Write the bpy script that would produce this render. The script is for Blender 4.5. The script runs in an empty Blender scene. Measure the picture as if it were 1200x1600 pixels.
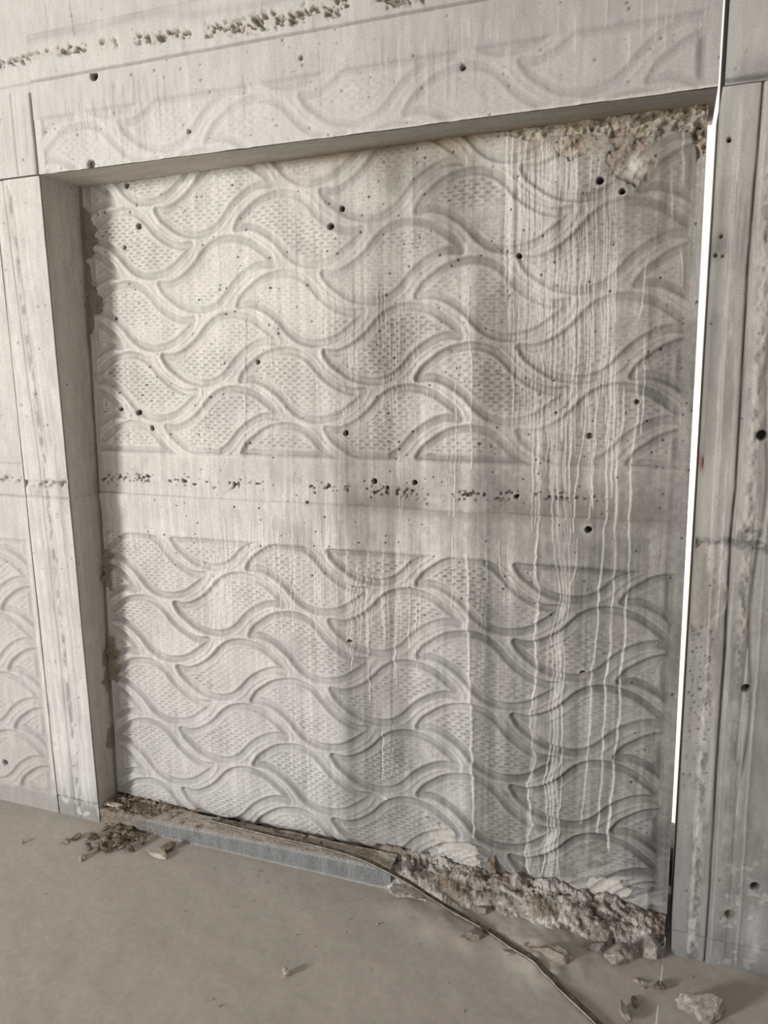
import bpy, math, random
import numpy as np
from mathutils import Matrix, Vector

S = bpy.context.scene
COL = S.collection

# ------------------------------------------------------------------ camera
F, CX, CY, CZ, YAW, PIT, ROL = 1202., 1.8613, -2.0015, 1.6, -.3575, -.1864, -.017
_f = np.array([math.sin(YAW)*math.cos(PIT), math.cos(YAW)*math.cos(PIT), math.sin(PIT)])
_r = np.array([math.cos(YAW), -math.sin(YAW), 0.])
_u = np.cross(_r, _f)
R2 = _r*math.cos(ROL) + _u*math.sin(ROL)
U2 = np.cross(R2, _f)
C0 = np.array([CX, CY, CZ])
cam = bpy.data.cameras.new('camera')
cam.sensor_fit = 'VERTICAL'; cam.sensor_height = 36; cam.lens = 36*F/1600; cam.clip_start = .05
camo = bpy.data.objects.new('camera', cam); COL.objects.link(camo)
m4 = Matrix(((R2[0], U2[0], -_f[0], CX), (R2[1], U2[1], -_f[1], CY), (R2[2], U2[2], -_f[2], CZ), (0, 0, 0, 1)))
camo.matrix_world = m4
S.camera = camo

# ------------------------------------------------------------------ sky, sun, daylight, exposure
w = bpy.data.worlds.new('overcast_sky'); S.world = w; w.use_nodes = True
bg = w.node_tree.nodes['Background']
bg.inputs[0].default_value = (1.0, .992, .98, 1); bg.inputs[1].default_value = 1.0
sun = bpy.data.lights.new('sun', 'SUN'); sun.energy = 8.5; sun.angle = math.radians(.53); sun.color = (1, .95, .86)
suno = bpy.data.objects.new('sun', sun); COL.objects.link(suno)
suno.rotation_euler = Vector((-.060, -1, -.36)).to_track_quat('-Z', 'Y').to_euler()
ar = bpy.data.lights.new('daylight_opening', 'AREA'); ar.shape = 'RECTANGLE'; ar.size = 1.7; ar.size_y = 1.9
ar.energy = 1100; ar.color = (1, .985, .965)
aro = bpy.data.objects.new('daylight_opening', ar); COL.objects.link(aro)
aro.location = (-6.3, -9.4, 3.0)
aro.rotation_euler = (Vector((.8, 0, 1.1)) - aro.location).to_track_quat('-Z', 'Y').to_euler()
S.view_settings.view_transform = 'Standard'; S.view_settings.look = 'None'
S.view_settings.gamma = 1; S.view_settings.exposure = 0.0; S.view_settings.use_curve_mapping = False

# ------------------------------------------------------------------ helpers
def ray(x, y): return R2*((x-600)/F) + U2*((800-y)/F) + _f
def at_y(x, y, Y=0.):
    d = ray(x, y); return C0 + d*(Y-C0[1])/d[1]
def at_z(x, y, Z=0.):
    d = ray(x, y); return C0 + d*(Z-C0[2])/d[2]
def panel_y(x, z): return .095 + .04*z - .019*x*z
def pan(px, pz):
    d = ray(px, pz); t = (.1-C0[1])/d[1]
    for _ in range(8):
        X = C0 + d*t; t = (panel_y(X[0], X[2])-C0[1])/d[1]
    return C0 + d*t
def lin(v):
    v = np.asarray(v, float)/255.
    return np.where(v < .04045, v/12.92, ((v+.055)/1.055)**2.4)
def smooth(a, b, x):
    t = np.clip((x-a)/(b-a), 0, 1); return t*t*(3-2*t)
_tabs = {}
def noise(X, Y, sx, sy, seed):
    """value noise in 0..1 with feature size sx, sy (metres)"""
    if seed not in _tabs: _tabs[seed] = np.random.RandomState(seed).rand(128, 128)
    T = _tabs[seed]
    u = X/sx + 1000; v = Y/sy + 1000
    i = np.floor(u).astype(int); j = np.floor(v).astype(int)
    a = u-i; b = v-j; a = a*a*(3-2*a); b = b*b*(3-2*b)
    i0 = i & 127; i1 = (i+1) & 127; j0 = j & 127; j1 = (j+1) & 127
    return (T[i0, j0]*(1-a)+T[i1, j0]*a)*(1-b) + (T[i0, j1]*(1-a)+T[i1, j1]*a)*b
def fbm(X, Y, sx, sy, seed, n=3):
    s = 0; t = 0; k = 1.
    for q in range(n):
        s = s + k*noise(X, Y, sx/2**q, sy/2**q, seed+q); t += k; k *= .5
    return s/t

def tag(o, label=None, cat=None, group=None, kind=None):
    if label: o['label'] = label
    if cat: o['category'] = cat
    if group: o['group'] = group
    if kind: o['kind'] = kind
    return o
def link(name, me, mat=None, parent=None):
    o = bpy.data.objects.new(name, me); COL.objects.link(o)
    if mat: me.materials.append(mat)
    if parent: o.parent = parent
    return o
def new_mesh(name, V, Q, smooth_n=0, col=None):
    """V (n,3), Q list/array of quads (m,4); first smooth_n faces are smooth"""
    V = np.asarray(V, np.float32); Q = np.asarray(Q, np.int32); n = Q.shape[1]
    me = bpy.data.meshes.new(name)
    me.vertices.add(len(V)); me.vertices.foreach_set('co', V.ravel())
    me.loops.add(Q.size); me.loops.foreach_set('vertex_index', Q.ravel())
    me.polygons.add(len(Q)); me.polygons.foreach_set('loop_start', np.arange(0, Q.size, n, dtype=np.int32))
    me.polygons.foreach_set('loop_total', np.full(len(Q), n, np.int32))
    sm = np.zeros(len(Q), bool); sm[:smooth_n] = True
    me.polygons.foreach_set('use_smooth', sm)
    if col is not None:
        a = me.attributes.new('tint', 'FLOAT_COLOR', 'POINT')
        c4 = np.ones((len(V), 4), np.float32); c4[:, :3] = col
        a.data.foreach_set('color', c4.ravel())
    me.update(calc_edges=True); me.validate()
    return me
def sheet(name, P, col, skirt, mat, parent):
    """P (nz,nx,3) a grid facing -y with x rising along columns and z along rows; skirt = depth of the sides (+y), closed at the back"""
    nz, nx = P.shape[:2]
    idx = np.arange(nz*nx).reshape(nz, nx)
    Q = np.stack([idx[:-1, :-1], idx[:-1, 1:], idx[1:, 1:], idx[1:, :-1]], -1).reshape(-1, 4)
    ring = np.concatenate([idx[0, :], idx[1:, -1], idx[-1, -2::-1], idx[-2:0:-1, 0]])
    Vf = P.reshape(-1, 3); cf = col.reshape(-1, 3)
    rb = Vf[ring].copy()
    k = len(ring); a = np.arange(k); b = (a+1) % k
    V = [Vf, Vf[ring]]; base = len(Vf)
    rb[:, 1] = skirt if not callable(skirt) else skirt(rb)
    V.append(rb)
    SQ = np.stack([base+a, base+k+a, base+k+b, base+b], -1)
    V = np.concatenate(V); cc = np.concatenate([cf, cf[ring], cf[ring]])
    cb = [base+k+0, base+k+(nz-1+nx-1)+(nx-1), base+k+(nz-1+nx-1), base+k+nx-1]
    Q = np.concatenate([Q, SQ, np.array([cb])])
    me = new_mesh(name, V, Q, (nz-1)*(nx-1), cc)
    return link(name, me, mat, parent)

# ------------------------------------------------------------------ materials
def nt(name):
    m = bpy.data.materials.new(name); m.use_nodes = True
    t = m.node_tree; b = t.nodes['Principled BSDF']
    return m, t, b
def tinted(name, rough=.9, grain=.10, gs=260., bump=.25, bs=320., bdist=.0012):
    """concrete whose broad colour (dust, damp, lime, painted shade) sits in the 'tint' attribute, with procedural grain"""
    m, t, b = nt(name); N = t.nodes; L = t.links
    at = N.new('ShaderNodeAttribute'); at.attribute_name = 'tint'
    tc = N.new('ShaderNodeTexCoord')
    n1 = N.new('ShaderNodeTexNoise'); n1.inputs['Scale'].default_value = gs; n1.inputs['Detail'].default_value = 4
    mp = N.new('ShaderNodeMapping'); mp.inputs['Scale'].default_value = (1, 1, .25)
    n2 = N.new('ShaderNodeTexNoise'); n2.inputs['Scale'].default_value = 55; n2.inputs['Detail'].default_value = 8; n2.inputs['Roughness'].default_value = .62
    L.new(tc.outputs['Object'], n1.inputs['Vector']); L.new(tc.outputs['Object'], mp.inputs['Vector']); L.new(mp.outputs[0], n2.inputs['Vector'])
    r1 = N.new('ShaderNodeMapRange'); r1.inputs[1].default_value = .3; r1.inputs[2].default_value = .7; r1.inputs[3].default_value = 1-grain*1.4; r1.inputs[4].default_value = 1+grain*1.4
    r2 = N.new('ShaderNodeMapRange'); r2.inputs[1].default_value = .3; r2.inputs[2].default_value = .7; r2.inputs[3].default_value = .91; r2.inputs[4].default_value = 1.09
    L.new(n1.outputs[0], r1.inputs[0]); L.new(n2.outputs[0], r2.inputs[0])
    mu = N.new('ShaderNodeMath'); mu.operation = 'MULTIPLY'; L.new(r1.outputs[0], mu.inputs[0]); L.new(r2.outputs[0], mu.inputs[1])
    vm = N.new('ShaderNodeVectorMath'); vm.operation = 'SCALE'; L.new(at.outputs['Color'], vm.inputs[0]); L.new(mu.outputs[0], vm.inputs['Scale'])
    L.new(vm.outputs[0], b.inputs['Base Color'])
    n3 = N.new('ShaderNodeTexNoise'); n3.inputs['Scale'].default_value = bs; n3.inputs['Detail'].default_value = 3
    L.new(tc.outputs['Object'], n3.inputs['Vector'])
    bp = N.new('ShaderNodeBump'); bp.inputs['Strength'].default_value = bump; bp.inputs['Distance'].default_value = bdist
    L.new(n3.outputs[0], bp.inputs['Height']); L.new(bp.outputs[0], b.inputs['Normal'])
    b.inputs['Roughness'].default_value = rough; b.inputs['Specular IOR Level'].default_value = .2
    return m
def mottled(name, c1, c2, c3=None, scale=40., rough=.92, bump=.5, bdist=.002):
    m, t, b = nt(name); N = t.nodes; L = t.links
    tc = N.new('ShaderNodeTexCoord')
    n1 = N.new('ShaderNodeTexNoise'); n1.inputs['Scale'].default_value = scale; n1.inputs['Detail'].default_value = 6; n1.inputs['Roughness'].default_value = .65
    L.new(tc.outputs['Object'], n1.inputs['Vector'])
    cr = N.new('ShaderNodeValToRGB'); e = cr.color_ramp.elements
    e[0].position = .32; e[0].color = (*c1, 1); e[1].position = .66; e[1].color = (*c2, 1)
    if c3:
        k = e.new(.5); k.color = (*c3, 1)
    L.new(n1.outputs[0], cr.inputs[0]); L.new(cr.outputs[0], b.inputs['Base Color'])
    n2 = N.new('ShaderNodeTexNoise'); n2.inputs['Scale'].default_value = scale*5; n2.inputs['Detail'].default_value = 4
    L.new(tc.outputs['Object'], n2.inputs['Vector'])
    bp = N.new('ShaderNodeBump'); bp.inputs['Strength'].default_value = bump; bp.inputs['Distance'].default_value = bdist
    L.new(n2.outputs[0], bp.inputs['Height']); L.new(bp.outputs[0], b.inputs['Normal'])
    b.inputs['Roughness'].default_value = rough; b.inputs['Specular IOR Level'].default_value = .15
    return m
M_PANEL = tinted('relief_concrete')
M_WALL = tinted('board_concrete', grain=.08)
M_RUB = tinted('crumbled_mortar', grain=.22, gs=180, bump=.8, bs=240, bdist=.003)
M_CHUNK = mottled('broken_concrete', (.20, .175, .145), (.50, .455, .40), (.36, .325, .28), 55, .92, .9, .004)
M_CHUNK_GREY = mottled('grey_broken_concrete', (.20, .185, .165), (.50, .47, .43), (.36, .335, .30), 70, .92, .9, .004)
M_CHUNK_DUST = mottled('dusty_clod', (.24, .21, .175), (.37, .325, .275), (.31, .27, .225), 30)
M_CHIP = mottled('dry_litter', (.10, .075, .05), (.30, .245, .185), (.19, .15, .11), 60)
M_CHIP_PALE = mottled('pale_chip', (.38, .33, .27), (.62, .56, .48), None, 60)
M_PEBBLE = mottled('pebble', (.30, .27, .23), (.52, .48, .42), None, 80)
M_STRAP = mottled('dirty_strap', (.07, .06, .05), (.28, .25, .21), (.14, .12, .10), 55, .7)
M_STRAP_EDGE = mottled('worn_strap_edge', (.30, .27, .23), (.50, .46, .40), None, 55, .7)
M_SOIL = mottled('dark_soil', (.012, .010, .008), (.03, .026, .02), None, 20)
M_OUT = mottled('sunlit_ground', (.62, .57, .50), (.74, .69, .62), None, 3)

# ------------------------------------------------------------------ the scale relief (one formliner, periodic)
LX, LZ = .586, .2275
_half = [(-.209, -.017), (-.175, -.021), (-.14, -.013), (-.10, .008), (-.066, .035), (-.035, .069), (0, .093), (.045, .104),
         (.09, .100), (.13, .087), (.165, .064), (.192, .043)]
_poly = np.array(_half + [(-a, -b) for a, b in _half])
def densify(P, k=3):
    out = []; n = len(P)
    for i in range(n):
        p0, p1, p2, p3 = P[i-1], P[i], P[(i+1) % n], P[(i+2) % n]
        if i in (0, n//2): p0 = p1
        if (i+1) % n in (0, n//2): p3 = p2
        for q in range(k):
            t = q/k
            out.append(.5*((2*p1)+(-p0+p2)*t+(2*p0-5*p1+4*p2-p3)*t*t+(-p0+3*p1-3*p2+p3)*t**3))
    return np.array(out)
POLY = densify(_poly)
def poly_sdf(X, Z, P):
    d = np.full(X.shape, 9.); ins = np.zeros(X.shape, bool)
    n = len(P)
    for i in range(n):
        a = P[i]; b = P[(i+1) % n]; e = b-a
        wx = X-a[0]; wz = Z-a[1]
        t = np.clip((wx*e[0]+wz*e[1])/(e@e), 0, 1)
        d = np.minimum(d, (wx-e[0]*t)**2+(wz-e[1]*t)**2)
        c = ((a[1] <= Z) & (b[1] > Z)) | ((b[1] <= Z) & (a[1] > Z))
        with np.errstate(divide='ignore', invalid='ignore'):
            xi = a[0]+(Z-a[1])*(e[0]/e[1] if e[1] else 0)
        ins ^= c & (X < xi)
    return np.where(ins, -1, 1)*np.sqrt(d)
TN, TM = 392, 152
_tx = np.arange(TN)/TN*LX; _tz = np.arange(TM)/TM*LZ
_TX, _TZ = np.meshgrid(_tx, _tz)
TILE = np.full(_TX.shape, 9.)
for kind in (0, 1):
    Pk = POLY if kind == 0 else (POLY*np.array([-1, 1]))[::-1]
    for i in (-1, 0, 1, 2):
        for j in (-1, 0, 1, 2):
            c = np.array([i*LX, j*LZ]) + (np.array([-LX/2, -LZ/2]) if kind else 0)
            TILE = np.minimum(TILE, poly_sdf(_TX, _TZ, Pk+c))
def leaf_sdf(X, Z, px, pz):
    u = ((X-px)/LX % 1)*TN; v = ((Z-pz)/LZ % 1)*TM
    i = np.floor(u).astype(int); j = np.floor(v).astype(int); a = u-i; b = v-j
    i %= TN; j %= TM; i1 = (i+1) % TN; j1 = (j+1) % TM
    return (TILE[j, i]*(1-a)+TILE[j, i1]*a)*(1-b)+(TILE[j1, i]*(1-a)+TILE[j1, i1]*a)*b
def relief(X, Z, px, pz, x0, x1, z0, z1, amp=1.):
    """height towards the viewer, metres"""
    d = leaf_sdf(X, Z, px, pz)
    edge = np.maximum(np.maximum(x0-X, X-x1), np.maximum(z0-Z, Z-z1))       # >0 outside the form
    dd = np.maximum(d, edge+.004)
    rim = 1-.6*(edge+.004 > d)
    h = -.0070*np.exp(-(np.abs(dd)/.0100)**3)*rim
    h = h + .0042*np.exp(-((dd-.0160)/.0070)**2)*rim + .0010*smooth(.004, .03, dd)
    h = h + .0018*np.exp(-((dd+.0145)/.005)**2)*rim
    # expanded-metal imprint inside the scales
    row = (Z+.0016*np.sin(X*41))/.0106; r = np.floor(row); fz = row-r-.5
    fx = (((X+.003*np.sin(Z*23))/.030+.5*(r % 2)) % 1)-.5
    cell = smooth(0, .30, .47*(1-(2.05*fx)**2)-np.abs(fz)+.05*(noise(X, Z, .006, .006, 72)-.5))
    fade = noise(X, Z, .12, .09, 71)
    inside = smooth(.016, .023, -dd)*np.clip(-.1+1.5*fade, .12, 1)*(1-.35*smooth(1.3, 1.6, X))
    h = h - .0042*cell*inside
    flat = smooth(-.004, .004, edge)
    return (h*(1-flat))*amp + .0015*flat, dd, cell*inside*(1-flat)

# ------------------------------------------------------------------ strokes painted on a grid of the wall (lime runs, damp runs)
class Grid:
    def __init__(s, x0, x1, z0, z1, res):
        s.x = np.linspace(x0, x1, int(round((x1-x0)/res))+1); s.z = np.linspace(z0, z1, int(round((z1-z0)/res))+1)
        s.X, s.Z = np.meshgrid(s.x, s.z); s.res = (x1-x0)/(len(s.x)-1)
        s.drip = np.zeros(s.X.shape); s.dark = np.zeros(s.X.shape); s.h = np.zeros(s.X.shape)
    def run(s, path, w, val, field, wob=.002, seed=0, fade=.05, hh=0., shift=None):
        p = np.array(sorted(path, key=lambda q: q[1])); z0, z1 = p[0, 1], p[-1, 1]
        rows = np.where((s.z >= z0) & (s.z <= z1))[0]
        if len(rows) == 0: return
        zz = s.z[rows]; xc = np.interp(zz, p[:, 1], p[:, 0])
        xc = xc + wob*(fbm(zz, zz*0+seed*7.3, .06, 1, 90)-.5)*2+wob*.5*(noise(zz, zz*0+seed*5.1, .012, 1, 93)-.5)
        if shift is not None: xc = xc + shift(xc, zz)
        k = int(3*w/s.res)+2
        off = np.arange(-k, k+1)
        ci = np.round((xc-s.x[0])/s.res).astype(int)[:, None]+off
        ok = (ci >= 0) & (ci < len(s.x)); ci = np.clip(ci, 0, len(s.x)-1)
        ww = w*(.75+.5*noise(zz, zz*0+seed*3.1, .03, 1, 91))[:, None]
        g = np.exp(-(np.abs(s.x[ci]-xc[:, None])/ww)**2.6)*val*ok
        g = g*(smooth(z0, z0+fade*.4, zz)*smooth(z1+1e-6, z1-fade, zz)*(.65+.5*noise(zz, zz*0+seed*1.7, .06, 1, 92)))[:, None]
        A = getattr(s, field); rr = np.broadcast_to(rows[:, None], ci.shape)
        np.maximum.at(A, (rr, ci), g)
        if hh: np.maximum.at(s.h, (rr, ci), g*hh)
    def pits(s, n, seed, rmin=.0012, rmax=.0035, zr=None, xr=None):
        r = random.Random(seed); out = []
        for _ in range(n):
            x = r.uniform(*(xr or (s.x[0], s.x[-1]))); z = r.uniform(*(zr or (s.z[0], s.z[-1])))
            out.append((x, z, rmin+(rmax-rmin)*r.random()**3))
        return out
    def hole(s, x, z, r, depth, soft=.0015):
        k = int((r+soft*3)/s.res)+2
        i = int((x-s.x[0])/s.res); j = int((z-s.z[0])/(s.z[1]-s.z[0]))
        a, b, c, d = max(0, j-k), min(len(s.z), j+k+2), max(0, i-k), min(len(s.x), i+k+2)
        if a >= b or c >= d: return None
        q = np.hypot(s.X[a:b, c:d]-x, s.Z[a:b, c:d]-z)
        m = 1-smooth(r-soft, r+soft, q)
        return (slice(a, b), slice(c, d)), m*depth, m

def lerp(A, B, m): return A*(1-m[..., None])+np.asarray(B)*m[..., None]

# panel albedo from brightness as seen, broad shading baked in with the stains: columns (pixel) x rows (pixel)
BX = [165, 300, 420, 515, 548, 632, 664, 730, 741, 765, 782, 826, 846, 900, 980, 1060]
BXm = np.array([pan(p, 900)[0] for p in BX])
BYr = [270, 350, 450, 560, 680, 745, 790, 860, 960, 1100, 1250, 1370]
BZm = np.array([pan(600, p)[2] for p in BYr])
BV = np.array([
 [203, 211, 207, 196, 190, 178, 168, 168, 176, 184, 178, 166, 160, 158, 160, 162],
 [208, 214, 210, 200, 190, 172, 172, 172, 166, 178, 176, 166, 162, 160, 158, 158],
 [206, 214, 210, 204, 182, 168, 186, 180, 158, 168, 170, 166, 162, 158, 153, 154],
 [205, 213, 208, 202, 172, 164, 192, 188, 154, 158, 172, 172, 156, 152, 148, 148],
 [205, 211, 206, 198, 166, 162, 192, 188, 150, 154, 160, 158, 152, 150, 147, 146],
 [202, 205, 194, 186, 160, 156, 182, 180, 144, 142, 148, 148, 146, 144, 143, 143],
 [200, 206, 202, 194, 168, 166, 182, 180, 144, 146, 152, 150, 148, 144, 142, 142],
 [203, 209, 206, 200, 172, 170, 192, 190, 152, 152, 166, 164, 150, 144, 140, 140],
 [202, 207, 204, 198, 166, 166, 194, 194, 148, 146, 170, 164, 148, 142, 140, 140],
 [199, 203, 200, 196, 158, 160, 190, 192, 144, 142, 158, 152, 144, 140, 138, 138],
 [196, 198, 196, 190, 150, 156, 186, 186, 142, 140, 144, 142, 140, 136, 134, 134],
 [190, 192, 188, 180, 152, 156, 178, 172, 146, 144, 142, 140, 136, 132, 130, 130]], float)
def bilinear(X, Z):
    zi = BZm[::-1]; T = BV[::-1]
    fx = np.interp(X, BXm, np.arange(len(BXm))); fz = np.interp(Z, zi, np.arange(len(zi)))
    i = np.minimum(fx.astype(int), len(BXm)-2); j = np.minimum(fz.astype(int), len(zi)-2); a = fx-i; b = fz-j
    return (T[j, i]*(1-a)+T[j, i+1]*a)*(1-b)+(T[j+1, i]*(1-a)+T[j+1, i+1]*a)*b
WARM = np.array([1.05, 1.0, .915]); COOL = np.array([1.01, 1.0, .985])
LIME = np.array([.76, .735, .685])

# ------------------------------------------------------------------ wall_back: everything cast in one wall
wall = bpy.data.objects.new('wall_back', None); COL.objects.link(wall)
tag(wall, 'concrete wall with a recessed bay of scale relief panels', kind='structure')
H, W = 2.2, 1.9235

def panels():
    RES = .0022
    zmid = 1.187
    rnd = random.Random(5)
    for part in ('lower', 'upper'):
        z0, z1 = (.0, zmid) if part == 'lower' else (zmid, H+.012)
        g = Grid(.0, 1.915, z0, z1, RES)
        if part == 'lower':
            # ragged bottom edge
            bx = [pan(p, q) for p, q in ((170, 1236), (250, 1262), (350, 1284), (460, 1308), (575, 1334), (650, 1352), (770, 1368), (850, 1398), (920, 1402), (960, 1432), (1040, 1442))]
            zb = np.interp(g.x, [b[0] for b in bx], [b[2] for b in bx])
            zb = zb + .014*smooth(1.2, 1.0, g.x) + .020*(fbm(g.x, g.x*0, .05, 1, 31, 3)-.5) + .018*smooth(.9, 1.1, g.x)*(fbm(g.x, g.x*0+3, .07, 1, 35, 4)-.5)
            t = (g.z-z0)/(z1-z0)
            g.Z = zb[None, :] + t[:, None]*(z1-zb[None, :])
        X, Z = g.X, g.Z
        sx = lambda xc, zz: -.0035*np.exp(-(leaf_sdf(xc, zz, 1.096, .604 if part == 'lower' else 1.890)/.02)**2)
        # ---- lime runs
        P = lambda *pts: [tuple(pan(a, b)[[0, 2]]) for a, b in pts]
        runs = []
        def R(w, v, *pts, hh=.003, wob=.002): runs.append((P(*pts), w, v, hh, wob))
        R(.0060, .95, (844, 670), (844, 810), (842, 840), (837, 898), (844, 925), (837, 1003), (841, 1050), (829, 1132), (838, 1202), (826, 1237), (832, 1302), (822, 1348), (828, 1386))
        for o, v in ((0, .8), (6, .9), (12, .8), (18, .75)):
            R(.0032, v, (862+o*1.6, 700), (866+o*1.5, 840), (872+o, 900), (878+o*.8, 936), (868+o, 974), (862+o, 1003), (866+o, 1056), (860+o, 1102), (861+o, 1187), (851+o, 1232), (858+o*.9, 1313), (846+o*1.3, 1385))
        R(.0135, .42, (872, 700), (876, 840), (882, 900), (886, 936), (877, 974), (871, 1003), (874, 1056), (868, 1102), (869, 1187), (861, 1232), (866, 1313), (858, 1385), hh=.0006)
        R(.0180, .62, (884, 936), (876, 985), (870, 1040), hh=.0008); R(.0170, .6, (872, 1085), (866, 1135), hh=.0006); R(.0200, .6, (864, 1225), (862, 1262), hh=.0006); R(.0220, .55, (858, 1308), (856, 1350), hh=.0006)
        R(.0090, .45, (837, 898), (840, 1050), (833, 1200), (826, 1300), (826, 1386), hh=.0004)
        for o in (3, 9, 15, 21):
            R(.0022, .55, (850+o, 1240), (856+o*.9, 1313), (836+o*1.6, 1340), (838+o*1.7, 1390))
        R(.0030, .7, (906, 835), (900, 890), (886, 936), (877, 1015), (880, 1187), (878, 1230), (872, 1300))
        R(.0045, .75, (956, 614), (951, 684), (948, 810), (944, 840), (937, 930), (934, 986), (926, 1056), (920, 1187), (914, 1237), (909, 1310), hh=.0015)
        R(.0050, .8, (977, 600), (974, 656), (965, 722), (963, 817), (961, 878), (960, 921), (955, 986), (955, 1027), (947, 1067), (943, 1187), (934, 1320), hh=.0015)
        R(.0050, .82, (998, 560), (997, 656), (990, 705), (986, 757), (985, 840), (984, 913), (978, 957), (977, 1012), (971, 1044), (968, 1132), (962, 1178), (952, 1296), (950, 1342), hh=.0015)
        R(.0030, .7, (941, 460), (942, 520), (949, 558), (937, 589), (938, 614), (930, 660), (925, 740), (921, 815))
        R(.0034, .8, (917, 300), (921, 460), (925, 540), (921, 610), (911, 691), (900, 775), (897, 835))
        R(.0034, .85, (886, 230), (890, 460), (892, 520), (897, 551), (893, 628), (885, 677), (886, 815))
        R(.0030, .75, (872, 220), (865, 460), (862, 560), (862, 677), (865, 815))
        R(.0034, .85, (836, 230), (834, 460), (836, 520), (851, 575), (851, 628), (844, 670), (843, 700))
        R(.0045, .9, (793, 200), (796, 300), (799, 420), (799, 525))
        R(.0026, .8, (801, 200), (803, 330), (802, 440), (805, 500))
        R(.0026, .75, (820, 260), (823, 330), (828, 420), (836, 480), (836, 560))
        R(.0036, .8, (732, 440), (734, 520), (737, 560), (738, 735))
        R(.0036, .85, (718, 560), (713, 607), (714, 660), (711, 810))
        R(.0030, .75, (1010, 520), (1008, 610), (1004, 680))
        R(.0034, .6, (1070, 185), (1068, 290), hh=.001); R(.0030, .55, (1050, 260), (1053, 345), hh=.001); R(.0034, .6, (1066, 385), (1067, 450), hh=.001)
        R(.0030, .8, (949, 330), (948, 420), (946, 520), (940, 570)); R(.0030, .7, (1012, 400), (1006, 470), (998, 500))
        R(.0070, .9, (731, 865), (733, 1015), (736, 1120), (741, 1300), (742, 1330), hh=.004)
        R(.0036, .85, (709, 835), (708, 920), (707, 960)); R(.0036, .8, (576, 858), (574, 940), (577, 1010), (579, 1110))
        R(.0034, .85, (622, 840), (621, 930), (619, 977), (617, 1070)); R(.0030, .8, (640, 862), (641, 930), (640, 1020))
        R(.0034, .8, (457, 840), (456, 930), (461, 1000)); R(.0034, .8, (475, 840), (473, 900), (472, 950))
        R(.0030, .7, (385, 900), (384, 930)); R(.0026, .7, (329, 845), (328, 870), (333, 900), (336, 940))
        R(.0030, .8, (600, 1150), (598, 1190), (600, 1240)); R(.0028, .8, (614, 1175), (612, 1230))
        R(.0026, .7, (780, 840), (783, 900), (805, 935)); R(.0022, .6, (795, 845), (796, 905), (812, 940))
        R(.0034, .8, (318, 560), (316, 600), (320, 660), (318, 705)); R(.0030, .7, (384, 480), (385, 540), (383, 640), (384, 705))
        R(.0034, .8, (440, 470), (424, 530), (426, 600), (425, 700))
        for k, (pth, wd, v, hh, wob) in enumerate(runs): g.run(pth, wd*.62, v, 'drip', wob, k, .02, hh, sx)
        # families of fine lime runs
        def family(n, pxr, pyr, ln, wd, v, seed, hh=.0022, fld='drip'):
            r = random.Random(seed)
            for k in range(n):
                px = r.uniform(*pxr); py = r.uniform(*pyr); L = r.uniform(*ln)
                a = pan(px, py); x, z = a[0], a[2]
                g.run([(x, z), (x+r.uniform(-.004, .004), z-L)], wd*r.uniform(.6, 1.2), v*r.uniform(.5, 1), fld, .0022, seed*100+k, min(.06, L*.3), hh, sx)
        family(95, (792, 905), (195, 250), (.12, .6), .0021, .95, 11, .0034)
        family(60, (800, 905), (300, 500), (.12, .45), .0021, .9, 12, .003)
        family(44, (890, 970), (230, 430), (.1, .45), .0022, .85, 13, .003)
        family(44, (835, 970), (470, 640), (.1, .45), .0024, .9, 14, .003)
        family(30, (540, 660), (420, 560), (.1, .35), .0022, .75, 15)
        family(40, (495, 560), (440, 620), (.06, .25), .0020, .75, 16)
        family(90, (180, 545), (712, 800), (.05, .28), .0032, .7, 17, .0012)
        family(56, (310, 530), (790, 900), (.08, .3), .0026, .8, 18, .0026)
        family(44, (540, 660), (840, 930), (.1, .35), .0024, .85, 19, .003)
        family(22, (560, 720), (560, 700), (.1, .35), .0022, .5, 20)
        family(14, (740, 860), (830, 1000), (.06, .2), .002, .4, 21)
        # dark damp runs
        family(26, (420, 640), (225, 330), (.1, .4), .0026, .45, 31, 0, 'dark')
        family(24, (300, 560), (500, 820), (.06, .3), .0022, .35, 32, 0, 'dark')
        family(40, (900, 1060), (835, 900), (.06, .25), .0020, .4, 33, 0, 'dark')
        family(40, (400, 660), (785, 850), (.03, .14), .0018, .5, 34, 0, 'dark')
        family(18, (640, 900), (800, 1100), (.1, .35), .0024, .35, 35, 0, 'dark')
        family(14, (740, 1060), (240, 700), (.2, .5), .003, .4, 36, 0, 'dark')
        R2_ = [((612, 960), (612, 1250)), ((384, 490), (386, 640), (383, 720)), ((1012, 420), (1018, 500), (1012, 560), (1040, 640))]
        for k, pts in enumerate(R2_): g.run(P(*pts), .003, .6, 'dark', .002, 500+k, .03)
        # ---- height
        wavy = .004*(fbm(X, Z, .5, .35, 3)-.5)
        rough = .0007*(fbm(X, Z, .012, .018, 9, 2)-.5)
        if part == 'lower':
            h, dd, cel = relief(X, Z, 1.096, .604, .022, 1.884, -.2, 1.047, .75+.5*noise(X, Z, .3, .2, 8))
            h = h + .007*smooth(1.25, .35, X)*smooth(1.10, 1.17, Z)       # lower pour stands a little proud under the joint
            h = h - .006*smooth(.006, .0, zmid-Z)*fbm(X, Z, .05, .02, 21)
        else:
            h, dd, cel = relief(X, Z, 1.096, 1.890, .022, 1.884, 1.335, 2.6, .50+.75*noise(X, Z, .30, .20, 8))
            h = h - .005*smooth(.006, .0, Z-zmid)*fbm(X, Z, .05, .02, 22)
            h = h + .0025*np.exp(-((Z-1.331)/.0028)**2)
        h = h + wavy + rough + g.h
        # ---- colour
        jit = .010*(fbm(X, Z, .02, .30, 40)-.5)+.006*(fbm(X, Z, .012, .05, 44)-.5)
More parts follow.
